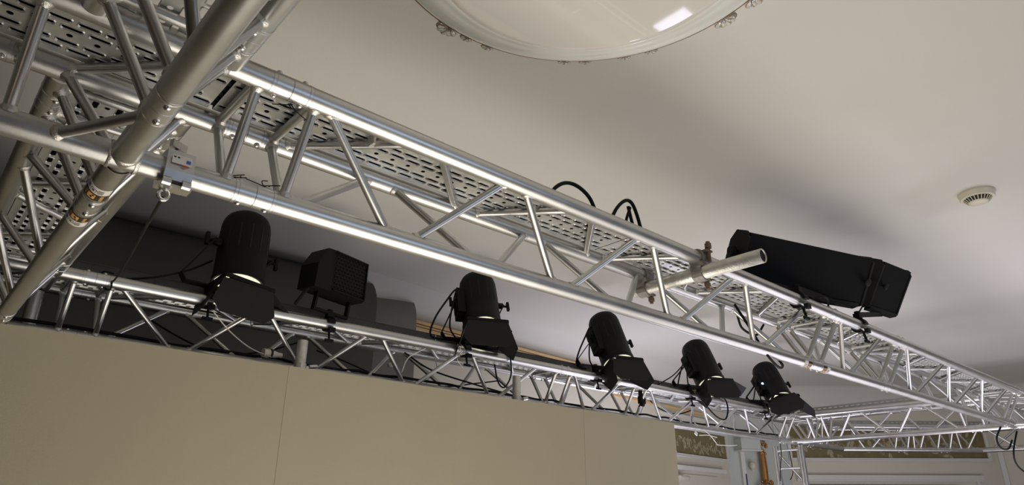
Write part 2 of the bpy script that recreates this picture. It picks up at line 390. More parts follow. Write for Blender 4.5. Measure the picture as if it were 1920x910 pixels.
def corner(name, label, cx, cy, arms, group=None):
    """arms: dict of '+x','-x','+y','-y' -> arm length"""
    o = V((cx, cy, ZB)); root = thing(name, label, 'truss corner', o - V((0, 0, RC)), group)
    X = Ax(o, (1, 0, 0)); Y = Ax(o, (0, 1, 0))
    for ax, pl, mi in ((X, '+x', '-x'), (Y, '+y', '-y')):
        a = -arms[mi] if mi in arms else -A_ / 2 - .02; c = arms[pl] if pl in arms else A_ / 2 + .02
        for ch in 'BLR':
            t0, t1 = a, c
            if ch == 'B':
                if mi not in arms: t0 = 0
                if pl not in arms: t1 = 0
            if ax is Y and ch != 'B' and len(arms) > 2:
                if mi in arms: chord_tube(root, ax, t0, -A_ / 2 - .018, ch)
                if pl in arms: chord_tube(root, ax, A_ / 2 + .018, t1, ch)
            elif t1 - t0 > .01: chord_tube(root, ax, t0, t1, ch)
            out = OUT[ch] if ch == 'B' else (OUT[ch] + ax.n * (.35 if ch == 'L' else -.35)).normalized()
            if pl in arms: coupler(root, ax, c, ch, -1, out)
            if mi in arms: coupler(root, ax, a, ch, 1, out)
        if pl in arms: perp(root, ax, c - .063)
        if mi in arms: perp(root, ax, a + .063)
    # inner ties from each bottom arm up to the crossing of the top chords
    q = lambda dx, dy, top: V((cx + dx, cy + dy, ZT if top else ZB)); h = A_ / 2
    if '-y' in arms:
        brace(root, q(h, -h, 1), q(0, -arms['-y'] + .065, 0))
    if '+y' in arms:
        brace(root, q(-h, h, 1), q(0, .03, 0)); brace(root, q(h, h, 1), q(0, arms['+y'] - .065, 0))
    if '-x' in arms and '-y' in arms: brace(root, q(-.12, 0, 0), q(0, -.205, 0))
    brace(root, q(-h, h, 1), q(h, -h, 1))
    # weld rings where bottom chords cross
    bb = MB()
    for ax in (X, Y):
        for s in (1, -1): bb.lathe(ax.p(s * .021, 'B'), ax.d * s, [(0, RC + .0022), (.004, RC + .0022), (.007, RC)], 24, cap=False)
    bb.build('weld_bead', WELD, root, o)
    return root
GA = 'triangular truss sections of the front beam'; GR = 'triangular truss sections of the rear lamp beam'
corner('truss_corner', 'near aluminium cross corner where the front beam meets the left cross beam', XC, YA, {'+x': .25, '-x': .25, '+y': .25, '-y': .25})
corner('truss_corner', 'far right aluminium corner at the end of the front beam', XD, YA, {'+x': .25, '-x': .26, '+y': .25, '-y': .25})
corner('truss_corner', 'dark left corner of the rear lamp beam, just above the beige board', XC, YR, {'+x': .25, '-y': .25})
corner('truss_corner', 'right corner of the rear lamp beam standing on the truss tower', XD, YR, {'+x': .25, '-x': .26, '-y': .25})
OA = (0, YA, ZB); OR = (0, YR, ZB)
section('truss_section', 'long silver truss section of the front beam, with the scaffold tube below', OA, (1, 0, 0), J[0], J[1], 4, GA)
section('truss_section', 'short silver truss section of the front beam, under the black floodlights', OA, (1, 0, 0), J[1], J[2], 1, GA)
section('truss_section', 'right hand silver truss section of the front beam, ending at the far corner', OA, (1, 0, 0), J[2], J[3], 3, GA)
section('truss_section', 'truss section of the front beam running out of the left edge', OA, (1, 0, 0), -1.3, XC - .25, 2, GA, off=(.1, .09))
section('truss_section', 'truss section of the front beam beyond its right corner', OA, (1, 0, 0), XD + .25, XD + 1.3, 2, GA)
section('truss_section', 'long truss section of the rear beam above the beige board, carrying two lamps', OR, (1, 0, 0), J[0], 3.04, 4, GR)
section('truss_section', 'short truss section of the rear beam, at the fourth lamp from the left', OR, (1, 0, 0), 3.04, 3.80, 1, GR)
section('truss_section', 'right hand truss section of the rear beam, at the two rightmost lamps', OR, (1, 0, 0), 3.80, 5.90, 3, GR)
GC = 'triangular truss sections of the left cross beam'
section('truss_section', 'truss section of the left cross beam between front and rear beam, with two stickers', (XC, 0, ZB), (0, 1, 0), YA + .25, YR - .25, 2, GC, off=(.10, .12))
section('truss_section', 'truss section of the left cross beam coming towards the viewer at the top left', (XC, 0, ZB), (0, 1, 0), -.55, YA - .25, 3, GC, off=(.10, .12))
GD = 'triangular truss sections of the right cross beam'
section('truss_section', 'bright truss section of the right cross beam between the two far corners', (XD, 0, ZB), (0, 1, 0), YA + .25, YR - .25, 2, GD, off=(.10, .12))
section('truss_section', 'truss section of the right cross beam beyond the front beam', (XD, 0, ZB), (0, 1, 0), -.6, YA - .25, 3, GD, off=(.10, .12))
GE = 'truss sections of the canted bay at the far end'
E0 = V((7.12, YR + .02, ZB)); E1 = V((8.254, 2.123, ZB)); E2 = V((8.22, .3, ZB))
section('truss_section', 'short truss stub leading from the rear right corner to the far bay', OR, (1, 0, 0), XD + .25, 7.10, 1, GE, ends=(1, 0))
dE = (E1 - E0).normalized(); LEn = (E1 - E0).length
section('truss_section', 'farthest diagonal truss section, parallel to the wall with the long frieze', E0, dE, 0.0, .62, 1, GE, ends=(0, 1), off=(.06, .12))
section('truss_section', 'middle diagonal truss piece in front of the long frieze', E0, dE, .62, LEn - .4, 1, GE)
section('truss_section', 'right diagonal truss piece in front of the long frieze, at the bend', E0, dE, LEn - .4, LEn, 1, GE, ends=(1, 0), off=(.08, .05))
section('truss_section', 'truss section of the far bay leaving the picture at the right edge', E1, (E2 - E1), 0.0, (E2 - E1).length, 3, GE, ends=(0, 0))

# tower below the right rear corner
def tower(label, legs, z0, z1, zr, lead=0):
    t = thing('truss_tower', label, 'truss tower', V((legs[0][0], legs[0][1], z0)), 'truss towers')
    L = [V((x, y, 0)) for x, y in legs]
    Z = lambda p, z: V((p.x, p.y, z))
    for p in L:
        bb = MB(); bb.tube(Z(p, z0), Z(p, z1), RC, 20); bb.build('leg', ALU, t, Z(p, z0))
        bb = MB()
        for zc in (.235, -1.0): bb.lathe(Z(p, zc - .06), V((0, 0, 1)), [(0, .0265), (.02, .0280), (.10, .0280), (.12, .0265)], 18, cap=False)
        bb.build('coupler', ALUD, t, Z(p, .235))
    for z in zr: brace(t, Z(L[0], z), Z(L[1], z))
    k = 0; z = z1 - .04
    for a, c in ((0, 2), (1, 2)):
        z = z1 - .04; k = 0
        while z - .28 > z0:
            i, j = (a, c) if k % 2 == 0 else (c, a)
            brace(t, Z(L[i], z), Z(L[j], z - .26)); z -= .28; k += 1
    return t
tower('silver truss tower with ladder rungs under the far right rear corner', [(XD - .01, 3.214), (XD - .01, 2.975), (XD + .197, 3.095)], FZ, ZB - .026, [.565, .41, .255, .10, -.06, -.22, -.4, -.6, -.8, -1.0, -1.2, -1.4])
tower('dark truss tower behind the beige board at the left rear corner', [(XC - .12, 3.139), (XC + .12, 3.139), (XC, 2.93)], FZ, ZB - .026, [.4, .1, -.2, -.5, -.8, -1.1])
b = MB(); b.tube((.312, 3.12, ZB - .03), (.312, 3.12, ZT - .03), .026, 18)
tag(b.build('upright_post', ALU, None, (.312, 3.12, ZB - .03)), 'dim grey upright post inside the left rear corner, above the board', 'post')

# ================================================================== CABLE TRAYS
def tray(label, o, d, t0, t1, zb, rows=5, width=.150, shift=.015, group='perforated cable trays', wall_h=.05, cell=.048, solid=False):
    ax = Ax(o, d); root = thing('cable_tray', label, 'cable tray', ax.o + ax.d * t0 + V((0, 0, zb - ax.o.z)), group)
    n = max(1, int(round((t1 - t0) / cell))); cl = (t1 - t0) / n; rw = .0245; hw5 = rw * 2.5
    bb = MB()
    def P(t, s, z): return ax.o + ax.d * t + ax.n * (s + shift) + V((0, 0, zb - ax.o.z + z))
    for r in range(rows):
        mid = (rows % 2 == 1 and r == rows // 2)
        for k in range(n + 1):
            sh = 0 if r in (0, 4) else -.5
            c0 = t0 + (k + sh) * cl; c1 = c0 + cl
            lo = max(c0, t0); hi = min(c1, t1)
            if hi - lo < .004: continue
            s0 = -hw5 + r * rw; s1 = s0 + rw; cs = (s0 + s1) / 2
            if hi - lo < cl * .9:
                bb.add([P(lo, s0, 0), P(hi, s0, 0), P(hi, s1, 0), P(lo, s1, 0)], [(0, 1, 2, 3)]); continue
            ct = (lo + hi) / 2
            if mid: hl, hw, iw = .0055, .0055, .0025
            else: hl, hw, iw = .0178, .0056, .0142
            ho = [(hl, -hw * .45), (hl, hw * .45), (iw, hw), (-iw, hw), (-hl, hw * .45), (-hl, -hw * .45), (-iw, -hw), (iw, -hw)]
            if mid:
                ring = ho; outer_scale = None
            # outer lip ring (embossed rim)
            k1 = 0 if mid else .0030
            rim = [(u + (k1 if u > 0 else -k1), v + (k1 if v > 0 else -k1)) for u, v in ho]
            X, Y = cl / 2, rw / 2
            outer = [(X, rim[0][1]), (X, rim[1][1]), (X, Y), (rim[2][0], Y), (rim[3][0], Y), (-X, Y), (-X, rim[4][1]), (-X, rim[5][1]), (-X, -Y), (rim[6][0], -Y), (rim[7][0], -Y), (X, -Y)]
            vs = [P(ct + u, cs + v, 0) for u, v in outer] + [P(ct + u, cs + v, 0) for u, v in rim]
            R_ = lambda i: 12 + i
            fs = [(0, 1, R_(1), R_(0)), (1, 2, 3, R_(2), R_(1)), (3, 4, R_(3), R_(2)), (4, 5, 6, R_(4), R_(3)), (6, 7, R_(5), R_(4)), (7, 8, 9, R_(6), R_(5)), (9, 10, R_(7), R_(6)), (10, 11, 0, R_(0), R_(7))]
            dz = -.0022 if not mid else 0
            vs += [P(ct + (u + w_) / 2, cs + (v + q_) / 2, dz) for (u, v), (w_, q_) in zip(rim, ho)]
            vs += [P(ct + u, cs + v, .0012) for u, v in ho]
            for i in range(8):
                j = (i + 1) % 8
                fs += [(R_(i), R_(j), 20 + j, 20 + i), (20 + i, 20 + j, 28 + j, 28 + i)]
            bb.add(vs, fs)
    for a, c in ((-width / 2, -hw5), (hw5, width / 2)): bb.add([P(t0, a, 0), P(t1, a, 0), P(t1, c, 0), P(t0, c, 0)], [(0, 1, 2, 3)])
    bb.build('perforated_base', GALV, root, P(t0, 0, 0))
    # side walls with a row of slots near the top
    for sgn in (-1, 1):
        bb = MB(); s = sgn * width / 2
        def W(t, z): return P(t, s, z)
        if solid:
            bb.add([W(t0, 0), W(t1, 0), W(t1, wall_h), W(t0, wall_h)], [(0, 1, 2, 3)])
            for k in range(int((t1 - t0) / .23)):
                c = t0 + .11 + k * .23; bb.sweep([W(c, .001), W(c + .012, wall_h)], .0012, 4)
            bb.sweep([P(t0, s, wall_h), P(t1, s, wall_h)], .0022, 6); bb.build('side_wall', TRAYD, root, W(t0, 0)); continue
        bb.add([W(t0, 0), W(t1, 0), W(t1, wall_h * .55), W(t0, wall_h * .55)], [(0, 1, 2, 3)])
        bb.add([W(t0, wall_h * .75), W(t1, wall_h * .75), W(t1, wall_h), W(t0, wall_h)], [(0, 1, 2, 3)])
        for k in range(n):
            c = t0 + k * cl; bb.add([W(c, wall_h * .55), W(c + cl * .45, wall_h * .55), W(c + cl * .45, wall_h * .75), W(c, wall_h * .75)], [(0, 1, 2, 3)])
        bb.sweep([P(t0, s, wall_h), P(t1, s, wall_h)], .002, 6)
        bb.build('side_wall', GALVD, root, W(t0, 0))
    return root
TZ = ZT + .013
tray('perforated cable tray in the front beam, from the left corner to the black loops', OA, (1, 0, 0), .37, 1.66, TZ)
tray('perforated cable tray in the front beam, from the joint past the scaffold tube', OA, (1, 0, 0), 1.664, 3.66, TZ)
tray('perforated cable tray in the far right part of the front beam', OA, (1, 0, 0), 3.664, 5.98, TZ)
tray('perforated cable tray in the front beam at the top left picture edge', OA, (1, 0, 0), -1.3, .36, TZ)
tray('perforated cable tray in the left cross beam towards the viewer', (XC, 0, ZB), (0, 1, 0), -.55, 1.24, TZ)
tray('perforated cable tray in the left cross beam going to the rear corner', (XC, 0, ZB), (0, 1, 0), 1.44, 2.90, TZ)
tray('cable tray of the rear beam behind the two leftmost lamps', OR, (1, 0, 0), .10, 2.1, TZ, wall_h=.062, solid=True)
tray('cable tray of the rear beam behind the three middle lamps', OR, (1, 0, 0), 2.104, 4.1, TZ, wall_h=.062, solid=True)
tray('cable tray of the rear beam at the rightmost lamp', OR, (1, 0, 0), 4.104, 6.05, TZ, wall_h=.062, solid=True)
tray('cable tray on the bright right cross beam', (XD, 0, ZB), (0, 1, 0), 1.44, 2.92, TZ)
tray('cable tray on the farthest diagonal truss before the long frieze', E0, dE, -.02, LEn + .02, TZ)
rt = random.Random(11)
def fill(label, o, d, t0, t1, offs, r=.0122):
    ax = Ax(o, d)
    for k, q in enumerate(offs):
        pts = []; n = int((t1 - t0) / .25) + 2
        for i in range(n): pts.append(ax.o + ax.d * lerp(t0, t1, i / (n - 1)) + ax.n * (q + rt.uniform(-.002, .002)) + V((0, 0, TZ - ZB + .016 + .002 * (k % 2))))
        bb = MB(); bb.sweep(bez(pts, 2), r, 8)
        tag(bb.build('cable', RUBBER, None, pts[0]), label, 'cable', label)
def lerp(a, c, t): return a + (c - a) * t
OFF = (-.020, .006, .032, .056, .0765)
fill('thick black supply cable lying inside the perforated tray of the front beam', OA, (1, 0, 0), -1.2, 5.9, OFF)
fill('thick black supply cable lying inside the perforated tray of the left cross beam', (XC, 0, ZB), (0, 1, 0), 1.46, 2.88, OFF)
# white cable ties that hold the tray to the struts
def tie(p, label):
    bb = MB(); p = V(p); bb.box(p + V((0, 0, 0)), (.006, .026, .034)); bb.box(p + V((0, 0, -.016)), (.010, .008, .006))
    tag(bb.build('cable_tie', WHITEC, None, p), label, 'cable tie', 'white cable ties')
tie((.70, 1.285, ZT + .004), 'first pale cable tie on the front beam strut, at the left')
tie((1.255, 1.312, ZT + .004), 'second pale cable tie on the front beam strut, left of the black loops')

# ================================================================== PARTITION BOARDS
YP = 2.852
bx = [-1.55, -.62, 1.252, 2.187, 3.15, 4.078]
bl = ['beige partition board at the lower left picture edge', 'wide beige board under the leftmost lamp', 'beige board in the middle, right of the first visible seam', 'beige board right of the middle seam', 'rightmost beige board, ending beside the short frieze']
for i in range(5):
    bb = MB(); x0, x1 = bx[i] + .0003, bx[i + 1] - .0003; bb.box(((x0 + x1) / 2, YP + .009 + (.001 if i % 2 else 0), (FZ + .607) / 2), (x1 - x0, .018, .607 - FZ))
    if i == 4:
        bb.box((x1 + .003, YP + .012, .50), (.012, .012, .03)); 
    tag(bb.build('partition_board', BOARD, None, ((x0 + x1) / 2, YP, FZ)), bl[i], 'board', 'beige partition boards')
for lab, x, z in (('silver round post behind the boards, below the second fixture from the left', 1.326, .742), ('silver round post behind the boards, right of the middle lamp', 2.645, .752)):
    t = thing('support_post', lab, 'post', (x, 2.905, FZ), 'posts behind the boards')
    bb = MB(); bb.lathe((x, 2.905, FZ), (0, 0, 1), [(0, .0235), (z - FZ - .003, .0235), (z - FZ, .0215)], 20); bb.build('tube', OLDPIPE, t, (x, 2.905, FZ))
    bb = MB(); bb.lathe((x, 2.905, .590), (0, 0, 1), [(0, .028), (.045, .028)], 18); bb.box((x + .036, 2.905, .612), (.03, .02, .03)); bb.tube((x + .04, 2.895, .625), (x + .075, 2.895, .632), .010, 10)
    bb.build('collar', STEEL, t, (x, 2.905, .59))

# ================================================================== STAGE LAMPS
def lamp(label, top, lens, clamp, yaw_leaf, open_, led=False, R=.109):
    top = V(top); lens = V(lens); d = (lens - top).normalized(); L = (lens - top).length
    root = thing('stage_spotlight', label, 'stage light', V(clamp), 'black stage spotlights on the rear beam')
    p = d.cross(V((0, 0, 1)));
    if p.length < .25: p = V((1, .15, 0)) - d * d.dot(V((1, .15, 0)))
    p.normalize()
    if p.x < 0: p = -p
    # yaw of pivot axis mostly along the beam
    q = d.cross(p).normalized()
    bb = MB()
    prof = [(0, .02), (.003, R * .45), (.012, R * .70), (.028, R * .87), (.050, R * .96), (.08, R), (L * .60, R), (L * .92, R), (L * .93, R * 1.03), (L, R * 1.03)]
    bb.lathe(top, d, prof, 28, cap=False)
    bb.lathe(top + d * (L - .004), -d, [(0, R * 1.03), (0.0, R * .93), (.05, R * .90)], 28, cap=False)
    body = bb.build('body', BLACK, root, top)
    # cooling fins on the back and a carry loop
    bb = MB()
    for k in range(14):
        a = 2 * pi * k / 14; r = p * cos(a) + q * sin(a)
        c = top + d * (L * .44) + r * (R * .978); rot = Matrix((r, d, r.cross(d))).transposed()
        bb.box(c, (.006, L * .34, .006), rot)
    bb.build('cooling_rib', BLACKM, body, top)
    bb = MB(); pts = [top + d * .02 + p * .035 + q * .01, top - d * .022 + p * .022, top - d * .024 - p * .006, top + d * .012 - p * .020]
    bb.sweep(bez(pts, 5), .0045, 6); bb.build('carry_loop', BLACK, body, top)
    bb = MB(); bb.lathe(top + d * (L - .004), d, [(0, R * .30), (.001, R * .93), (.026, R * .90), (.027, R * .3)], 28); bb.build('lens', LENS, root, top + d * L)
    # driver box on the side of the body
    bb = MB(); c = top + d * (L * .47) - p * (R + .012)
    rot = Matrix((p, q, d)).transposed()
    if L * 0 + clamp[0] > 1:
        c = top + d * (L * .56) - p * (R + .010); bb.box(c, (.045, .09, L * .46), rot); bb.box(c - p * .024, (.010, .06, L * .30), rot)
        bb.build('driver_box', BLACK, root, c)
    if led:
        bb = MB(); cc = c + (q if q.y < 0 else -q) * .046 + d * .03
        bb.lathe(cc, (cc - c).normalized(), [(-.004, .010), (.003, .010)], 12); bb.build('indicator_light', LED, root, cc)
    # knobs
    mid = top + d * (L * .52)
    for s in (-1, 1):
        a = mid + p * s * (R + .04)
        bb = MB(); bb.lathe(mid + p * s * R, p * s, [(0, .018), (.03, .018), (.032, .007), (.055, .007)], 12)
        bb.box(a + p * s * .022, (.014, .018, .060), Matrix((p, q, d)).transposed())
        bb.build('tilt_knob', BLACK, root, a)
    # yoke
    K = V(clamp) + V((0, 0, .062)); rr = R + .032
    pl = V((p.x, p.y, 0)).normalized()
    bb = MB(); path = [mid + p * rr, K + pl * (rr * .96) + V((0, 0, .03)), K + pl * (rr * .82), K - pl * (rr * .82), K - pl * (rr * .96) + V((0, 0, .03)), mid - p * rr]
    up = (mid - K); nn = pl.cross(up).normalized()
    for a, c in zip(path[:-1], path[1:]):
        dd = (c - a); ln = dd.length; dd.normalize(); th = nn.cross(dd).normalized()
        bb.box((a + c) / 2, (ln + .004, .030, .006), Matrix((dd, nn, th)).transposed())
    bb.build('yoke', BLACK, root, K)
    # hook clamp round the chord (chord runs along x)
    hook_clamp(root, V(clamp), K)
    # barn doors
    ringc = top + d * (L + .031)
    bb = MB(); rot = Matrix((p, q, d)).transposed(); s_ = R * 1.05
    for a, sz in ((p * s_, (.008, 2 * s_, .018)), (-p * s_, (.008, 2 * s_, .018)), (q * s_, (2 * s_, .008, .018)), (-q * s_, (2 * s_, .008, .018))): bb.box(ringc + a + d * .002, sz, rot)
    bb.lathe(ringc - d * .006, d, [(0, R * .84), (0, R * 1.04), (.010, R * 1.04), (.010, R * .84)], 28, cap=False)
    bb.build('barn_door_frame', BLACK, root, ringc)
    ca, sa = cos(yaw_leaf), sin(yaw_leaf); u = p * ca + q * sa; v = -p * sa + q * ca
    for (n_, t_, wide, ang) in ((u, v, 0, open_[0]), (-u, v, 0, open_[1]), (v, u, 1, open_[2]), (-v, u, 1, open_[3])):
        n_ = V(n_); t_ = V(t_); a = radians(ang); od = (n_ * sin(a) + d * cos(a)); h0 = ringc + n_ * s_ + d * .014
        ln = .15 if wide else .135
        if led: ln *= 1.45
        w0 = s_ * .98; w1 = (s_ * 1.22 if wide else s_ * .62)
        vs = [h0 + t_ * w0, h0 - t_ * w0, h0 + od * ln * .7 - t_ * w1, h0 + od * ln - t_ * w1 * .72, h0 + od * ln + t_ * w1 * .72, h0 + od * ln * .7 + t_ * w1]
        nr = od.cross(t_).normalized() * .0008
        n6 = 6; bb = MB(); bb.add([x + nr for x in vs] + [x - nr for x in vs], [tuple(range(6)), tuple(reversed(range(6, 12)))] + [(i, (i + 1) % 6, 6 + (i + 1) % 6, 6 + i) for i in range(6)])
        lf = bb.build('barn_door_leaf', BLACKM, root, h0)
        bb = MB(); bb.tube(h0 + t_ * w0 * .8, h0 - t_ * w0 * .8, .004, 8); bb.build('hinge', BLACK, lf, h0)
    # thumb screw of the frame
    bb = MB(); e = ringc + p * (s_ + .004) + q * .03; bb.tube(e, e + p * .035, .003, 6); bb.box(e + p * .036, (.006, .020, .006), rot); bb.build('thumb_screw', BLACK, root, e)
    # spot
    l = bpy.data.lights.new('lamp_beam', 'SPOT'); l.energy = 2.5; l.color = (1, .95, .8); l.spot_size = radians(52); l.spot_blend = .5; l.shadow_soft_size = .06
    lo = bpy.data.objects.new('lamp_beam', l); COL.objects.link(lo); lo.location = ringc + d * .03; lo.rotation_euler = d.to_track_quat('-Z', 'Y').to_euler()
    lo.parent = root; lo.location = ringc + d * .03 - V(clamp)
    return root
def hook_clamp(root, c, K, w=.036, band=True):
    bb = MB(); n = 18; ro, ri = .036, .0265
    for s in (-1, 1): pass
    prof = []
    for k in range(n + 1):
        a = -pi * .62 + k / n * pi * 1.62
        prof.append((cos(a), sin(a)))
    poly = [(ro * x, ro * z) for x, z in prof] + [(ri * x, ri * z) for x, z in reversed(prof)]
    nn = len(poly); half = len(prof)
    vs = [c + V((s * w / 2, u, v)) for s in (-1, 1) for u, v in poly]
    fs = [(i, (i + 1) % nn, nn + (i + 1) % nn, nn + i) for i in range(nn)]
    for i in range(half - 1):
        fs.append((i, i + 1, nn - 2 - i, nn - 1 - i)); fs.append((nn + nn - 1 - i, nn + nn - 2 - i, nn + i + 1, nn + i))
    bb.add(vs, fs)
    bb.box(c + V((0, 0, .045)), (w * .9, .03, .022)); bb.tube(c + V((0, 0, .05)), K + V((0, 0, .012)), .007, 8)
    bb.lathe(K + V((0, 0, .004)), (0, 0, 1), [(0, .014), (.012, .014)], 6)
    bb.tube(c + V((0, -.012, -.034)), c + V((0, -.020, -.075)), .0055, 8)
    bb.box(c + V((0, -.021, -.080)), (.042, .010, .012)); bb.box(c + V((.004, -.03, -.03)), (.03, .018, .02))
    return bb.build('hook_clamp', BLACK, root, c)
CH = (2.8995, ZT)
def cl(x): return (x, CH[0], CH[1])
LAMPS = [
 ('leftmost black stage spotlight with closed barn doors, above the left end of the board', (1.027, 3., 1.299), (1.003, 2.93, 0.939), .885, .05, (70, 15, -8, 120), False),
 ('second black stage spotlight from the left, right of the box floodlight', (2.438, 3.04, 1.329), (2.357, 2.87, 0.971), 2.26, .0, (24, 20, -12, 120), False),
 ('middle black stage spotlight, third from the left of the five', (3.576, 3.04, 1.309), (3.52, 2.86, 0.936), 3.33, .05, (34, -10, -6, 120), False),
 ('fourth black stage spotlight from the left, its cables looping to the left', (4.688, 3.04, 1.294), (4.617, 2.86, 0.936), 4.37, .1, (80, -8, -6, 120), False),
 ('rightmost black stage spotlight with wide open barn doors and a blue indicator', (5.765, 3.04, 1.263), (5.647, 2.85, 0.925), 5.42, .5, (26, 14, 14, 120), True)]
for lab, tp, le, cx, yw, op, led in LAMPS: lamp(lab, tp, le, cl(cx), yw, op, led)

# box floodlight between the first two lamps
def small_flood():
    c = V(cl(1.44)); t = thing('box_floodlight', 'black box floodlight with chamfered housing and mesh front, on the rear beam', 'floodlight', c)
    o = V((1.445, 2.90, 1.075)); ax = V((.955, .30, 0)).normalized(); ay = V((-.30, .955, 0)).normalized(); up = V((.03, .0, 1)).normalized()
    fn = lambda u, v, k: o + ax * u + up * v + ay * k
    poly = [(-.165, -.10), (.155, -.10), (.160, .105), (-.045, .110), (-.110, .105), (-.160, .02)]
    bb = MB(); bb.prism(poly, -.055, .06, fn); body = bb.build('housing', BLACK, t, o)
    bb = MB()
    for i in range(9):
        for j in range(10):
            u = -.05 + i * .0225 + (.011 if j % 2 else 0); v = -.075 + j * .018
            if u < .145:
                pts = [(u + .0095 * cos(a * pi / 3), v + .0095 * sin(a * pi / 3)) for a in range(6)]
                for a in range(6):
                    p0, p1 = pts[a], pts[(a + 1) % 6]; bb.tube(fn(*p0, -.058), fn(*p1, -.058), .0016, 4, cap=False)
    bb.build('mesh_front', BLACKM, t, fn(0, 0, -.058))
    bb = MB(); 
    for q in (((0.0, .1), ), ): pass
    bb.prism([(-.06, -.094), (.155, -.094), (.155, -.088), (-.06, -.088)], -.066, -.055, fn); bb.prism([(-.06, .098), (.155, .098), (.155, .104), (-.06, .104)], -.066, -.055, fn)
    bb.prism([(.150, -.09), (.156, -.09), (.156, .10), (.150, .10)], -.066, -.055, fn); bb.build('front_rim', BLACK, t, fn(0, 0, -.06))
    K = c + V((0, 0, .055)); bb = MB()
    pts = [fn(-.095, -.10, 0), V((K.x - .10, K.y - .03, K.z)), V((K.x + .10, K.y + .03, K.z)), fn(.115, -.10, 0)]
    for a, d_ in zip(pts[:-1], pts[1:]):
        dd = d_ - a; ln = dd.length; dd.normalize(); n_ = ay; th = n_.cross(dd).normalized(); bb.box((a + d_) / 2, (ln + .012, .022, .012), Matrix((dd, n_, th)).transposed())
    bb.build('yoke', BLACK, t, K); hook_clamp(t, c, K)
    bb = MB(); bb.sweep([fn(-.15, -.09, 0), fn(-.175, -.13, 0), fn(-.205, -.19, .01)], .008, 6); bb.build('cable_tail', RUBBER, t, fn(-.15, -.09, 0))
    return t
small_flood()

# large black cyclorama floods on the front beam
def cyc(label, p_right_top, az, L, hgt, dep, clx, tilt=31):
    o = V(p_right_top); a = V((cos(radians(az)), sin(radians(az)), 0)); n = V((-a.y, a.x, 0))
    t = thing('cyclorama_flood', label, 'floodlight', V((clx, YA - A_ / 2, ZT + RC)), 'large black floods on the front beam')
    prof = [(0, 0), (0, -hgt), (dep * .25, -hgt - .012), (dep, -hgt * .72), (dep, -hgt * .25), (dep * .8, -.02), (dep * .55, 0)]
    ct, st = cos(radians(tilt)), sin(radians(tilt)); n0 = n; nn_ = n * ct + V((0, 0, st)); zz_ = V((0, 0, ct)) - n * st
    fn = lambda u, v, k: o + nn_ * u + zz_ * v + a * k
    bb = MB(); bb.prism(prof, -L + .012, -.012, fn); bb.build('housing', BLACK, t, fn(0, 0, -L / 2))
    for k0, k1 in ((-L, -L + .012), (-.012, 0)):
        bb = MB(); bb.prism([(-.004, -.02), (-.004, -hgt - .004), (dep * .25, -hgt - .018), (dep + .006, -hgt * .72), (dep + .006, -hgt * .22), (dep * .8, .0), (.02, .006)], k0, k1, fn); bb.build('end_plate', BLACKM, t, fn(0, 0, k0))
    for s, k in ((-1, -L), (1, 0)):
        bb = MB(); c = fn(dep * .45, -hgt * .42, k); bb.lathe(c, a * s, [(0, .010), (.02, .010), (.022, .024), (.034, .026), (.038, .020)], 10); bb.build('tilt_knob', BLACK, t, c)
    bb = MB(); bb.prism([(-.006, -hgt + .004), (-.006, -hgt - .012), (dep * .2, -hgt - .03), (dep * .2, -hgt - .014)], -L * .96, -L * .04, fn); bb.build('lower_lip', BLACKM, t, fn(0, -hgt, -L / 2))
    bb = MB(); e = fn(-.002, -hgt * .5, -L * .80 if L < .5 else -.03); bb.lathe(e, -nn_, [(0, .006), (.010, .006), (.012, .016), (.022, .018), (.026, .012)], 10); bb.build('side_knob', BLACKM, t, e)
    c = V((clx, YA - A_ / 2, ZT)); K = c + V((0, 0, .052))
    bb = MB()
    for k in (-L * .86, -L * .12):
        q = fn(dep * .45, -hgt - .02, k); dd = (q - K); ln = dd.length; dd.normalize()
        nn = a.cross(dd)
        nn = nn.normalized() if nn.length > .01 else n
        bb.box((q + K) / 2, (ln, .026, .007), Matrix((dd, nn, dd.cross(nn))).transposed())
        bb.box(fn(dep * .45, -hgt * .75, k), (.028, .008, hgt * .6), Matrix((a, n, V((0, 0, 1)))).transposed())
    bb.build('yoke', BLACK, t, K); hook_clamp(t, c, K)
    return t
cyc('large black floodlight on the front beam, the nearer and longer one', (3.315, 1.10, 1.142), -17, .78, .225, .10, 2.70)
cyc('large black floodlight on the front beam, the farther one on the right', (3.985, 1.150, 1.248), -6, .30, .245, .12, 3.29)

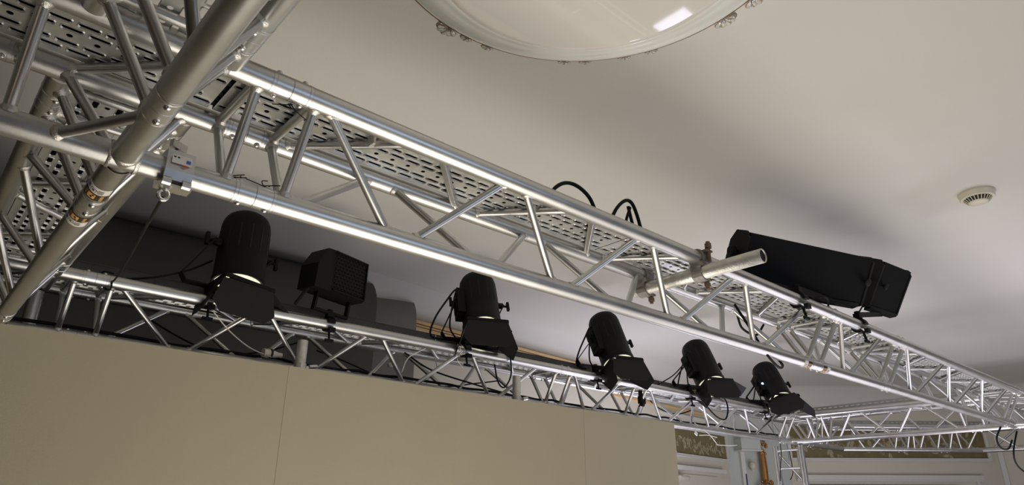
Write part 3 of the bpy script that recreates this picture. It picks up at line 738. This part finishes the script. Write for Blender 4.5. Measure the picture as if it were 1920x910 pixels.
# ================================================================== SCAFFOLD TUBE AND CLAMPS
t = thing('scaffold_tube', 'worn grey scaffold tube crossing under the front beam, open end towards the viewer', 'tube', (1.975, 1.24, ZT - .052))
bb = MB(); n = 28; a0, a1 = V((1.975, .985, ZT - .052)), V((1.972, 1.50, ZT - .052))
bb.lathe(a0, a1 - a0, [(0.004, .0205), (0, .0205), (0, .0242), (.515, .0242)], n, cap=False); bb.build('tube', OLDPIPE, t, a0)
bb = MB(); bb.lathe(a0 + V((0, .006, 0)), (0, 1, 0), [(0, .0206), (.002, .0206)], n); bb.build('end_plug', SLOTD, t, a0)
def scaff(label, x, y, ch_z, flip):
    t = thing('scaffold_clamp', label, 'clamp', (x, y, ch_z), 'scaffold clamps on the front beam')
    c = V((x, y, ch_z)); q = V((x, y, ZT - .052))
    def ring(cc, axd, ri, ro, w, a0, a1, m, nm):
        u, v, d = frame(V(axd)); bb = MB(); N = 16; pr = [(cos(a0 + (a1 - a0) * k / N), sin(a0 + (a1 - a0) * k / N)) for k in range(N + 1)]
        poly = [(ro * a, ro * b_) for a, b_ in pr] + [(ri * a, ri * b_) for a, b_ in reversed(pr)]; nn = len(poly); vs = [cc + d * (s * w / 2) + u * e + v * g for s in (-1, 1) for e, g in poly]
        fs = [(i, (i + 1) % nn, nn + (i + 1) % nn, nn + i) for i in range(nn)]
        for i in range(N): fs += [(i, i + 1, nn - 2 - i, nn - 1 - i), (2 * nn - 1 - i, 2 * nn - 2 - i, nn + i + 1, nn + i)]
        bb.add(vs, fs); return bb.build(nm, m, t, cc)
    ring(c, (1, 0, 0), .0255, .033, .040, 0, pi * 1.9, CAST, 'upper_ring'); ring(q, (0, 1, 0), .0248, .032, .040, 0, pi * 1.9, CAST, 'lower_ring')
    bb = MB(); bb.box((c + q) / 2 + V((0, -.002, 0)), (.05, .05, .018)); bb.build('saddle', CAST, t, (c + q) / 2)
    bb = MB(); e = c + V((.0, -.040 * flip, -.02)); bb.tube(e, e + V((0, 0, .070)), .0065, 8); bb.lathe(e + V((0, 0, .05)), (0, 0, 1), [(0, .013), (.016, .013), (.017, .009), (.024, .008)], 6); bb.box(e + V((0, .012 * flip, .04)), (.034, .034, .007)); bb.build('bolt', RUST, t, e)
    bb = MB(); e = q + V((.036, 0, .01)); bb.tube(e, e + V((0, 0, -.060)), .0065, 8); bb.lathe(e + V((0, 0, -.052)), (0, 0, 1), [(0, .012), (.014, .012)], 6); bb.box(e + V((-.01, 0, -.03)), (.03, .034, .007)); bb.build('bolt', RUST, t, e)
scaff('cast scaffold clamp with a rusty bolt on the upper tube of the front beam', 1.975, YA - A_ / 2, ZT, 1)
scaff('dark scaffold clamp on the rear tube, at the hidden end of the scaffold tube', 1.972, YA + A_ / 2, ZT, -1)

# half coupler on the bottom chord near the left corner
t = thing('half_coupler', 'shiny block-shaped half coupler with a red mark, next to the near cross corner', 'clamp', (.302, YA, ZB))
bb = MB(); c = V((.302, YA, ZB)); prof = []
for (u, v) in ((-.037, -.012), (-.030, -.030), (.012, -.036), (.034, -.030), (.038, .0), (.036, .030), (.0, .038), (-.032, .032)): prof.append((u, v))
bb.prism(prof, -.026, .026, lambda u, v, k: c + V((k, u, v))); bb.build('shell', ALUD, t, c)
bb = MB()
for k in (-.018, .018): bb.tube(c + V((k - .008, -.026, -.034)), c + V((k + .008, -.026, -.034)), .0095, 14)
bb.box(c + V((0, -.012, -.040)), (.060, .030, .005)); bb.build('hinge', STEEL, t, c)
bb = MB(); bb.lathe(c + V((0, .012, .036)), (0, 0, 1), [(0, .013), (.006, .013), (.007, .009), (.016, .009), (.017, .0055), (.034, .0055)], 8); bb.box(c + V((.0, .012, .064)), (.036, .010, .016), Matrix.Rotation(.5, 3, 'Z')); bb.build('wing_nut', STEEL, t, c + V((0, .012, .05)))
bb = MB(); pts = [c + V((-.012 + .009 * cos(a), .0, -.053 + .011 * sin(a))) for a in [k / 12 * 2 * pi for k in range(13)]]; bb.sweep(pts, .0042, 8); bb.tube(c + V((-.012, 0, -.030)), c + V((-.012, 0, -.046)), .006, 8); bb.build('eye_bolt', STEEL, t, c + V((-.012, 0, -.05)))
bb = MB(); n0 = V((0, -.995, -.10)).normalized()
def stq(u0, u1, v0, v1, m, k=.0): bb.box(c + V(((u0 + u1) / 2, -.0395 - k, (v0 + v1) / 2)), (u1 - u0, .0006, v1 - v0), None, m)
stq(-.018, .018, .002, .020, STW); stq(.008, .016, .006, .013, STBL, .0004); stq(-.016, -.012, .013, .016, STB, .0004); stq(-.009, -.005, .013, .016, STB, .0004); stq(-.002, .004, .010, .016, STW, .0004)
bb.add([c + V((-.002, -.0402, .001)), c + V((.014, -.0402, .001)), c + V((.006, -.0402, -.003))], [(0, 1, 2)], False, STR)
bb.build('rating_sticker', STW, t, c + V((0, -.04, .01)))

# stickers on chords (curved patches that follow the tube)
def patch(bb, o, d, t0, t1, a0, a1, r, m):
    u, v, dd = frame(V(d)); N = 24 if a1 - a0 > 40 else 8; vs = []
    for k in range(N + 1):
        a = radians(a0 + (a1 - a0) * k / N); vs += [V(o) + dd * t0 + u * (r * cos(a)) + v * (r * sin(a)), V(o) + dd * t1 + u * (r * cos(a)) + v * (r * sin(a))]
    bb.add(vs, [(2 * k, 2 * k + 1, 2 * k + 3, 2 * k + 2) for k in range(N)], True, m)
def sticker(label, o, d, t0, sgn, ac, n_strokes=10):
    bb = MB(); r = .02515; e = lambda x: t0 + sgn * x
    span = 62
    def q(x0, x1, a0, a1, rr, m): patch(bb, o, d, min(e(x0), e(x1)), max(e(x0), e(x1)), ac + a0, ac + a1, rr, m)
    q(0, .034, -span, span, r, STB); q(.034, .066, -span, span, r, STW)
    q(.006, .028, -8, 30, r + .0003, STO); q(.010, .018, 4, 14, r + .0006, STB); q(.020, .026, -2, 8, r + .0006, STB)
    for k in range(7): q(.004 + k * .0038, .0064 + k * .0038, -42, -30 + (k % 2) * 3, r + .0003, STO)
    for k in range(4): q(.006 + k * .006, .0085 + k * .006, 36, 50, r + .0003, STO)
    for k in range(4): q(.040 + k * .005, .0422 + k * .005, -30, -6 + 5 * (k % 3), r + .0003, STB)
    q(.040, .054, 2, 30, r + .0003, STB); q(.0415, .0525, 4, 28, r + .0005, STW); q(.044, .050, 10, 22, r + .0007, STB)
    q(.042, .056, 38, 54, r + .0003, STBL)
    tag(bb.build('truss_sticker', STB, None, V(o) + V(d) * t0), label, 'sticker', 'black, orange and white truss stickers')
yj = YA + .25
# bottom chord of the left cross beam: frame() x-axis is (0,0,1) x d
sticker('upper black and orange truss sticker with white label, nearest the cross corner', (XC, 0, ZB), (0, 1, 0), yj - .058, -1, 290)
sticker('lower black and orange truss sticker with white label, past the tube joint', (XC, 0, ZB), (0, 1, 0), yj + .058, 1, 290)
sticker('small black and orange sticker under the right hand joint of the front beam, left side', (0, YA, ZB), (1, 0, 0), J[1] - .055, -1, 245)
sticker('small black and orange sticker under the right hand joint of the front beam, right side', (0, YA, ZB), (1, 0, 0), J[1] + .055, 1, 245)

# ================================================================== CABLES
def cable(label, pts, r=.006, m=RUBBER, cat='cable', name='cable', group='black cables on the trusses', n=8):
    bb = MB(); bb.sweep(bez(pts, n), r, 8); o = bb.build(name, m, None, V(pts[0])); return tag(o, label, cat, group)
cable('black cable arching above the front beam, the larger left loop', [(1.30, 1.30, .875), (1.345, 1.30, .935), (1.395, 1.30, .968), (1.45, 1.30, .972), (1.50, 1.30, .950), (1.528, 1.30, .905), (1.54, 1.30, .868)], .0062)
cable('black cable arching above the front beam, the smaller right loop', [(1.585, 1.30, .875), (1.635, 1.30, .955), (1.685, 1.30, 1.0), (1.72, 1.30, 1.0), (1.745, 1.30, .96), (1.765, 1.30, .90), (1.775, 1.30, .868)], .0062)
cable('short black cable end rising into the smaller loop above the front beam', [(1.69, 1.31, .866), (1.695, 1.31, .93), (1.715, 1.305, .985)], .005)
cable('second strand of the smaller black loop above the front beam', [(1.71, 1.31, .99), (1.74, 1.32, .94), (1.755, 1.32, .90), (1.76, 1.32, .868)], .006)
cable('thin black cable hanging from the eye of the half coupler down to the rear beam', [(.290, YA, ZB - .06), (.322, 1.56, .603), (.389, 2.0, .675), (.460, 2.48, .757), (.508, 2.82, .822), (.512, 2.868, .83), (.512, 2.87, .80), (.50, 2.90, .808), (.475, 2.93, .84), (.48, 2.90, .872), (.52, 2.92, .878)], .0034)
cable('black cable running from the left corner to the leftmost lamp', [(.56, 2.95, .872), (.68, 2.93, .905), (.80, 2.95, .97), (.90, 3.0, 1.05)], .0045)
def rnd_run(label, x0, x1, y, z, amp, r, seed, zsag=0):
    rr = random.Random(seed); pts = []; k = int((x1 - x0) / .12) + 2
    for i in range(k):
        x = lerp(x0, x1, i / (k - 1)); pts.append((x, y + rr.uniform(-amp, amp), z + rr.uniform(-amp, amp) * .7 - zsag * sin(pi * i / (k - 1))))
    return cable(label, pts, r, n=4)
rnd_run('thick black cable lying in the rear tray from the left corner to the first lamp', .40, 1.3, 2.99, .882, .012, .007, 1)
rnd_run('second black cable in the rear tray behind the first lamp', .35, 1.5, 3.03, .885, .018, .006, 2)
rnd_run('long black cable in the rear tray behind the middle lamps', 1.5, 3.6, 3.0, .885, .015, .006, 3)
rnd_run('long black cable in the rear tray behind the right lamps', 3.0, 5.9, 3.01, .887, .018, .0065, 4)
rnd_run('black cable lying on the bottom tube of the rear beam, left part', .25, 1.7, 3.035, .668, .008, .007, 5)
rnd_run('black cable lying on the bottom tube of the rear beam, middle part', 1.7, 3.4, 3.035, .668, .010, .007, 6)
rnd_run('black cable lying on the bottom tube of the rear beam, right part', 3.3, 5.9, 3.035, .670, .010, .007, 7)
rnd_run('thin black cable sagging behind the rear beam, left of the first post', .7, 1.4, 3.12, .78, .006, .004, 8, .10)
rnd_run('thin black cable sagging behind the rear beam, right of the first post', 1.5, 2.7, 3.12, .76, .006, .004, 9, .09)
cable('black cable crossing the rear beam diagonally below the second lamp', [(1.95, 3.02, .80), (2.15, 3.05, .74), (2.45, 3.05, .70), (2.75, 3.05, .67)], .005)
for k, (x, lab) in enumerate(((2.448, 'second lamp'), (3.60, 'third lamp'), (4.71, 'fourth lamp'), (5.78, 'rightmost lamp'))):
    zt = [1.325, 1.308, 1.290, 1.262][k]
    cable('black cable looping down at the left of the %s, outer strand' % lab, [(x - .13, 3.02, zt - .12), (x - .19, 3.0, zt - .11), (x - .27, 2.98, zt - .20), (x - .35, 2.97, zt - .32), (x - .38, 2.96, .905), (x - .30, 2.95, .892)], .0055)
    cable('black cable looping down at the left of the %s, inner strand' % lab, [(x - .13, 3.02, zt - .15), (x - .20, 2.99, zt - .17), (x - .24, 2.97, zt - .26), (x - .25, 2.96, zt - .36), (x - .20, 2.95, .90)], .005)
cable('black cable hanging in a narrow loop below the second lamp', [(2.53, 2.87, .90), (2.56, 2.865, .84), (2.57, 2.87, .74), (2.53, 2.88, .67), (2.50, 2.90, .70), (2.49, 2.92, .80)], .0045)
cable('black cable drooping in a wide loop below the fourth lamp', [(4.42, 2.87, .86), (4.50, 2.86, .78), (4.62, 2.85, .70), (4.74, 2.85, .69), (4.80, 2.855, .76), (4.80, 2.86, .83), (4.76, 2.87, .87)], .006)
cable('black cable drooping behind the rear beam under the fourth lamp', [(4.2, 3.13, .80), (4.35, 3.14, .75), (4.55, 3.14, .74), (4.75, 3.13, .79)], .005)
cable('black cable running steeply up to the fourth lamp from the left', [(4.05, 2.94, .88), (4.25, 2.95, .97), (4.44, 2.98, 1.08), (4.56, 3.0, 1.15)], .0045)
cable('black cable crossing in front of the rightmost lamp below the front beam', [(2.50, 1.40, .82), (2.52, 1.35, .70), (2.57, 1.33, .615), (2.68, 1.34, .575), (2.78, 1.37, .60), (2.80, 1.40, .64)], .0055)
cable('black cable hanging inside the front beam below the floodlights', [(2.60, 1.45, .80), (2.63, 1.45, .75), (2.72, 1.44, .735), (2.78, 1.43, .79)], .005)
cable('black cable loop on top of the front beam under the nearer floodlight', [(2.45, 1.25, .87), (2.60, 1.22, .875), (2.80, 1.25, .865), (2.92, 1.20, .895), (3.05, 1.25, .87)], .0045)
cable('black cable drooping from the far right corner, left strand', [(5.86, 1.36, .60), (5.85, 1.40, .52), (5.90, 1.40, .46), (6.0, 1.38, .46), (6.06, 1.36, .52)], .006)
cable('black cable coil hanging at the right wall, outer strand', [(6.30, 1.3, .62), (6.36, 1.28, .48), (6.55, 1.25, .40), (6.80, 1.2, .30), (7.0, 1.2, .1)], .007)
cable('black cable coil hanging at the right wall, inner strand', [(6.26, 1.36, .60), (6.20, 1.40, .45), (6.30, 1.42, .36), (6.50, 1.40, .28), (6.62, 1.38, .15), (6.66, 1.36, .0)], .006)
cable('black cable loop hanging at the right picture edge', [(6.50, 1.36, .60), (6.40, 1.36, .42), (6.42, 1.36, .28), (6.52, 1.36, .18), (6.62, 1.36, .30), (6.60, 1.36, .5)], .006)
cable('thin black cable slanting from the tower top past the gold ornament', [(5.95, 3.06, .61), (6.02, 3.10, .52), (6.08, 3.16, .40), (6.09, 3.18, .30)], .004)
cable('black cable beside the rear legs of the truss tower', [(6.30, 3.16, .58), (6.33, 3.17, .40), (6.29, 3.17, .34), (6.26, 3.17, .32)], .004)
cable('pale wire hanging through the rear beam near the middle lamp', [(2.02, 2.93, .82), (1.93, 2.95, .76), (1.90, 2.96, .68)], .0028, WHITEC, 'wire', 'wire', 'pale wires')
cable('pale wire bending down behind the rear beam, left of the second lamp', [(2.19, 3.09, .83), (2.22, 3.1, .76), (2.17, 3.12, .69), (2.20, 3.13, .65)], .0028, WHITEC, 'wire', 'wire', 'pale wires')
cable('pale grey wire hanging below the first lamp clamp', [(.92, 2.92, .80), (1.0, 2.94, .74), (1.10, 2.94, .68), (1.20, 2.93, .65)], .0028, WHITEC, 'wire', 'wire', 'pale wires')
cable('pale wire dangling before the short frieze, below the rear beam', [(4.55, 3.0, .66), (4.72, 3.0, .60), (4.82, 3.0, .535), (4.84, 3.0, .52), (5.0, 3.0, .525), (5.12, 3.0, .535)], .003, WHITEC, 'wire', 'wire', 'pale wires')
cable('short pale wire stub with a white tag before the short frieze', [(4.60, 3.0, .573), (4.72, 3.0, .583), (4.84, 3.0, .575)], .0035, WHITEC, 'wire', 'wire', 'pale wires')
bb = MB(); bb.box((4.56, 3.0, .585), (.035, .006, .024), Matrix.Rotation(.5, 3, 'Y')); tag(bb.build('paper_tag', STW, None, (4.56, 3.0, .585)), 'small white tag before the short frieze', 'tag')
# industrial plug and small white connectors
t = thing('power_plug', 'ivory round power plug lying behind the board, left of the first post', 'plug', (1.22, 2.94, .665))
bb = MB(); bb.lathe((1.165, 2.945, .668), (1, .1, .02), [(0, .020), (.03, .020), (.031, .0155), (.055, .0155), (.075, .011), (.09, .011)], 16); bb.build('plug_body', IVORY, t, (1.165, 2.945, .668))
bb = MB(); bb.lathe((1.196, 2.948, .669), (1, .1, .02), [(0, .0225), (.008, .0225)], 16); bb.build('locking_ring', SLOTD, t, (1.196, 2.948, .669))
bb = MB(); bb.lathe((1.89, 3.08, .735), (1, 0, .3), [(0, .008), (.004, .013), (.028, .013), (.032, .008)], 12); tag(bb.build('wire_connector', WHITEC, None, (1.89, 3.08, .735)), 'small white connector hanging on the pale wire behind the rear beam', 'connector')
t = thing('small_black_clamp', 'small black clamp with a white screw hanging in the rear beam', 'clamp', (3.85, 2.95, .74))
bb = MB(); bb.box((3.86, 2.95, .75), (.05, .03, .05)); bb.box((3.85, 2.95, .79), (.02, .02, .05)); bb.lathe((3.84, 2.94, .72), (0, -1, -.3), [(0, .015), (.02, .015)], 10); bb.tube((3.86, 2.95, .73), (3.80, 2.93, .70), .005, 6); bb.build('body', BLACK, t, (3.85, 2.95, .74))
bb = MB(); bb.lathe((3.86, 2.932, .715), (0, -1, -.2), [(0, .009), (.008, .009)], 10); bb.build('screw', STW, t, (3.86, 2.932, .715))
for lab, x in (('loops of clear safety wire on the rear beam left of the second lamp', 2.205), ('loops of clear safety wire on the rear beam right of the third lamp', 3.50), ('loops of clear safety wire at the short joint of the rear beam', 3.80)):
    bb = MB()
    for k in range(3):
        pts = [(x + .02 * k + .012 * sin(a * 2 + k), CH[0] + .030 * cos(a), CH[1] + .030 * sin(a)) for a in [i / 14 * 2 * pi for i in range(15)]]; bb.sweep(pts, .0018, 5)
    bb.sweep(bez([(x + .01, CH[0] - .03, CH[1] - .01), (x - .02, CH[0] - .03, CH[1] - .06), (x + .03, CH[0] - .02, CH[1] - .10)], 6), .0018, 5)
    tag(bb.build('safety_wire', STEEL, None, (x, CH[0], CH[1])), lab, 'wire', 'safety wires')

# ================================================================== CEILING LAMP (shallow opal bowl with crystal petals)
PC = V((.950, .780, 1.30)); PR = .520
t = thing('bowl_ceiling_lamp', 'large round opal glass bowl lamp with gold rim and crystal petals, under the ceiling', 'ceiling lamp', PC)
prof = []
bb = MB()
bb.lathe(PC, (0, 0, 1), [(-.058, .002), (-.058, .375)], 96, cap=False, m=OPAL)
bb.lathe(PC, (0, 0, 1), [(-.058, .375), (-.056, .388), (-.050, .398), (-.040, .405)], 96, cap=False, m=OPAL)
bb.build('bowl', OPAL, t, PC)
bb = MB()
bb.lathe(PC, (0, 0, 1), [(-.040, .405), (-.0405, .412), (-.034, .425), (-.030, .440), (-.0295, .447), (-.020, .470), (-.012, .492), (-.004, .509), (.002, .516), (.006, .518), (.008, .512), (.004, .49), (-.004, .46)], 96, cap=False, m=OPALR)
bb.build('ribbed_rim', OPALR, t, PC)
bb = MB(); bb.lathe(PC, (0, 0, 1), [(.001, .5165), (.003, .5205), (.007, .5205), (.009, .517)], 96, cap=False); bb.build('gold_edge', GOLDR, t, PC)
bb = MB(); bb.lathe(PC + V((0, 0, -.01)), (0, 0, 1), [(0, .012), (CZ - PC.z + .01, .012)], 14); bb.lathe(PC + V((0, 0, CZ - PC.z - .03)), (0, 0, 1), [(0, .05), (.028, .07)], 24); bb.build('stem', GOLDR, t, PC)
bb = MB(); bb.lathe(PC + V((0, 0, .02)), (0, 0, 1), [(0, .02), (.01, .30), (.02, .45), (.022, .45), (.012, .29), (.004, .02)], 48); bb.build('inner_plate', OPALR, t, PC)
for k, (deg, big) in enumerate(((-3, 1), (-14, 1), (93, 1), (51, 0), (44, 0), (86, 0), (78, 0), (22, 0), (31, 0), (115, 0), (140, 1), (165, 0), (190, 0), (215, 1), (240, 0), (265, 0), (290, 1), (315, 0), (335, 0))):
    a = radians(deg)
    u = V((cos(a), sin(a), 0)); s_ = V((-sin(a), cos(a), 0)); base = PC + u * .519 + V((0, 0, .006)); r = .040 if big else .022
    bb = MB()
    for j in range(5):
        th = (j - 2) * .42; dd = (u * cos(th) * .75 + s_ * sin(th) + V((0, 0, .10))).normalized()
        bb.sweep([base + dd * r * .1 + V((0, 0, -.001)) + s_ * (j - 2.4) * .002, base + dd * r * .6 + s_ * (j - 2.4) * r * .12, base + dd * r * 1.04], .0011, 5, GOLDR)
        bb.lathe(base, dd, [(0, .002), (r * .35, r * .16), (r * .75, r * .27), (r * .95, r * .2), (r * 1.05, .0015)], 8, CRYS)
    bb.build('crystal_petal', CRYS, t, base)

# smoke detector
c = V((3.744, .720, CZ)); t = thing('smoke_detector', 'round ivory smoke detector on the ceiling', 'smoke detector', c)
bb = MB(); bb.lathe(c + V((0, 0, .001)), (0, 0, -1), [(0, .078), (.010, .080), (.012, .077), (.030, .076), (.034, .072)], 36); bb.build('base', IVORY, t, c)
bb = MB(); bb.lathe(c, (0, 0, -1), [(.034, .060), (.036, .056), (.050, .044)], 36); bb.build('dark_chamber', SLOTD, t, c)
bb = MB(); bb.lathe(c, (0, 0, -1), [(.050, .044), (.054, .042), (.057, .030), (.058, .005)], 36); bb.build('cap', IVORY, t, c)
for k in range(24):
    a = k / 24 * 2 * pi; bb = MB(); bb.tube(c + V((.0615 * cos(a), .0615 * sin(a), -.033)), c + V((.045 * cos(a), .045 * sin(a), -.051)), .0024, 5); bb.build('vent_rib', IVORY, t, c + V((.06 * cos(a), .06 * sin(a), -.035)))

# ================================================================== CORNER PILASTER DETAILS
na = V((P2[0] - P1[0], P2[1] - P1[1], 0)).normalized(); nb = V((na.y, -na.x, 0))
def cp(s, z, o=0.0): return V((*P1, 0)) + na * s + nb * o + V((0, 0, z))
t = thing('wall_bracket', 'pale green box on the corner wall where the rear beam ends', 'box', cp(.22, .80))
bb = MB(); rot = Matrix((na, nb, V((0, 0, 1)))).transposed(); bb.box(cp(.22, .80, .08), (.25, .16, .13), rot); bb.build('housing', PILM, t, cp(.22, .8, .08))
bb = MB(); bb.box(cp(.22, .728, .085), (.27, .17, .014), rot); bb.build('base_plate', TRIMW, t, cp(.22, .728, .08))
t = thing('wall_conduit', 'white vertical conduit on the corner wall below the green box', 'conduit', cp(.17, FZ))
bb = MB(); bb.box(cp(.17, (FZ + .72) / 2, .018), (.05, .036, .72 - FZ), rot); bb.build('channel', TRIMW, t, cp(.17, FZ, .02))
bb = MB(); bb.box(cp(.185, .32, .039), (.014, .006, .30), rot); bb.build('blue_strip', BLUE, t, cp(.185, .32, .04))
bb = MB(); bb.lathe(cp(.27, .60, .07), (.2, .2, -1), [(0, .02), (.02, .036), (.06, .036), (.07, .022), (.10, .018)], 14); tag(bb.build('wall_socket', IVORY, None, cp(.27, .60, .07)), 'ivory socket fitting beside the gold ornament', 'socket')
# gold torch ornament
t = thing('gilded_ornament', 'carved gilded torch ornament on the corner wall', 'ornament', cp(.42, .0, .05))
gx = .42
bb = MB(); bb.lathe(cp(gx, .36, .055), (0, 0, 1), [(0, .034), (.05, .036), (.15, .040), (.28, .036), (.36, .030), (.38, .024)], 18); bb.build('shaft', GOLD, t, cp(gx, .36, .05))
rg = random.Random(3)
for nm, zc, hh, ww in (('acanthus_head', .79, .09, .055), ('acanthus_base', .33, .075, .10)):
    bb = MB()
    for k in range(26):
        a = rg.uniform(0, 2 * pi); z = zc + rg.uniform(-1, 1) * hh; w_ = ww * (1 - abs(z - zc) / hh * .5)
        q = cp(gx + cos(a) * w_, z, .06 + abs(sin(a)) * w_ * .6); dd = V((rg.uniform(-1, 1), rg.uniform(-1, 1), rg.uniform(-1, 1)))
        bb.lathe(q - dd.normalized() * .018, dd, [(0, .003), (.01, .014), (.022, .018), (.034, .011), (.04, .003)], 8)
    bb.build(nm, GOLD, t, cp(gx, zc, .06))
bb = MB(); bb.lathe(cp(gx, FZ + .6, .10), (0, 0, 1), [(0, .03), (.5, .06), (1.1, .085), (1.26, .085), (1.28, .06)], 18); bb.build('lower_body', GOLD, t, cp(gx, 0, .06))
t = thing('wall_spot', 'small ivory wall spot under the lintel near the board edge', 'wall lamp', V((6.25, wy(6.25) - .05, .36)))
bb = MB(); bb.lathe((6.28, wy(6.28), .37), (0, -1, 0), [(0, .03), (.02, .03)], 16); bb.tube((6.28, wy(6.28) - .02, .37), (6.28, wy(6.28) - .07, .37), .012, 10); bb.lathe((6.18, wy(6.2) - .08, .372), (1, 0, 0), [(0, .026), (.15, .026), (.16, .018)], 16); bb.build('spot_head', IVORY, t, (6.28, wy(6.28) - .07, .37))

# lit box added on the floor, a guessed source for the bright bowl reflection
t = thing('reflection_light_box', 'added stand-in light box on the floor, giving the bowl lamp its bright reflection', 'light box', (4.27, 2.62, FZ))
bb = MB(); bb.box((4.27, 2.62, FZ + .04), (.26, .36, .08)); bb.build('case', TRIMW, t, (4.27, 2.62, FZ + .04))
bb = MB(); bb.box((4.27, 2.62, FZ + .083), (.22, .32, .006)); bb.build('diffuser', mat('reflection_box_diffuser', (.9, .9, 1), .4, emit=(.82, .80, 1.0), estr=5), t, (4.27, 2.62, FZ + .083))

# short twisted tie wires at the tube joints
for k, (x, y, z, lab) in enumerate(((.418, YA + .004, ZB + RC, 'twisted black tie wire on the lower front tube, left of its first joint'), (.487, YA + .004, ZB + RC, 'twisted black tie wire on the lower front tube, right of its first joint'),
                              (.470, YA - A_ / 2 + .01, ZT - RC, 'twisted black tie wire under the upper front tube at its first joint'), (.50, YA + A_ / 2, ZT + RC, 'twisted black tie wire on the rear tube of the front beam, first joint'))):
    rr = random.Random(k); bb = MB(); sg = -1 if k == 2 else 1
    for j in range(3):
        pts = [V((x, y, z)) + V((rr.uniform(-.014, .014) * i, rr.uniform(-.01, .01) * i, sg * .010 * i * rr.uniform(.5, 1))) for i in range(4)]
        bb.sweep(bez(pts, 4), .0011, 5)
    tag(bb.build('tie_wire', RUBBER, None, (x, y, z)), lab, 'wire', 'twisted tie wires')
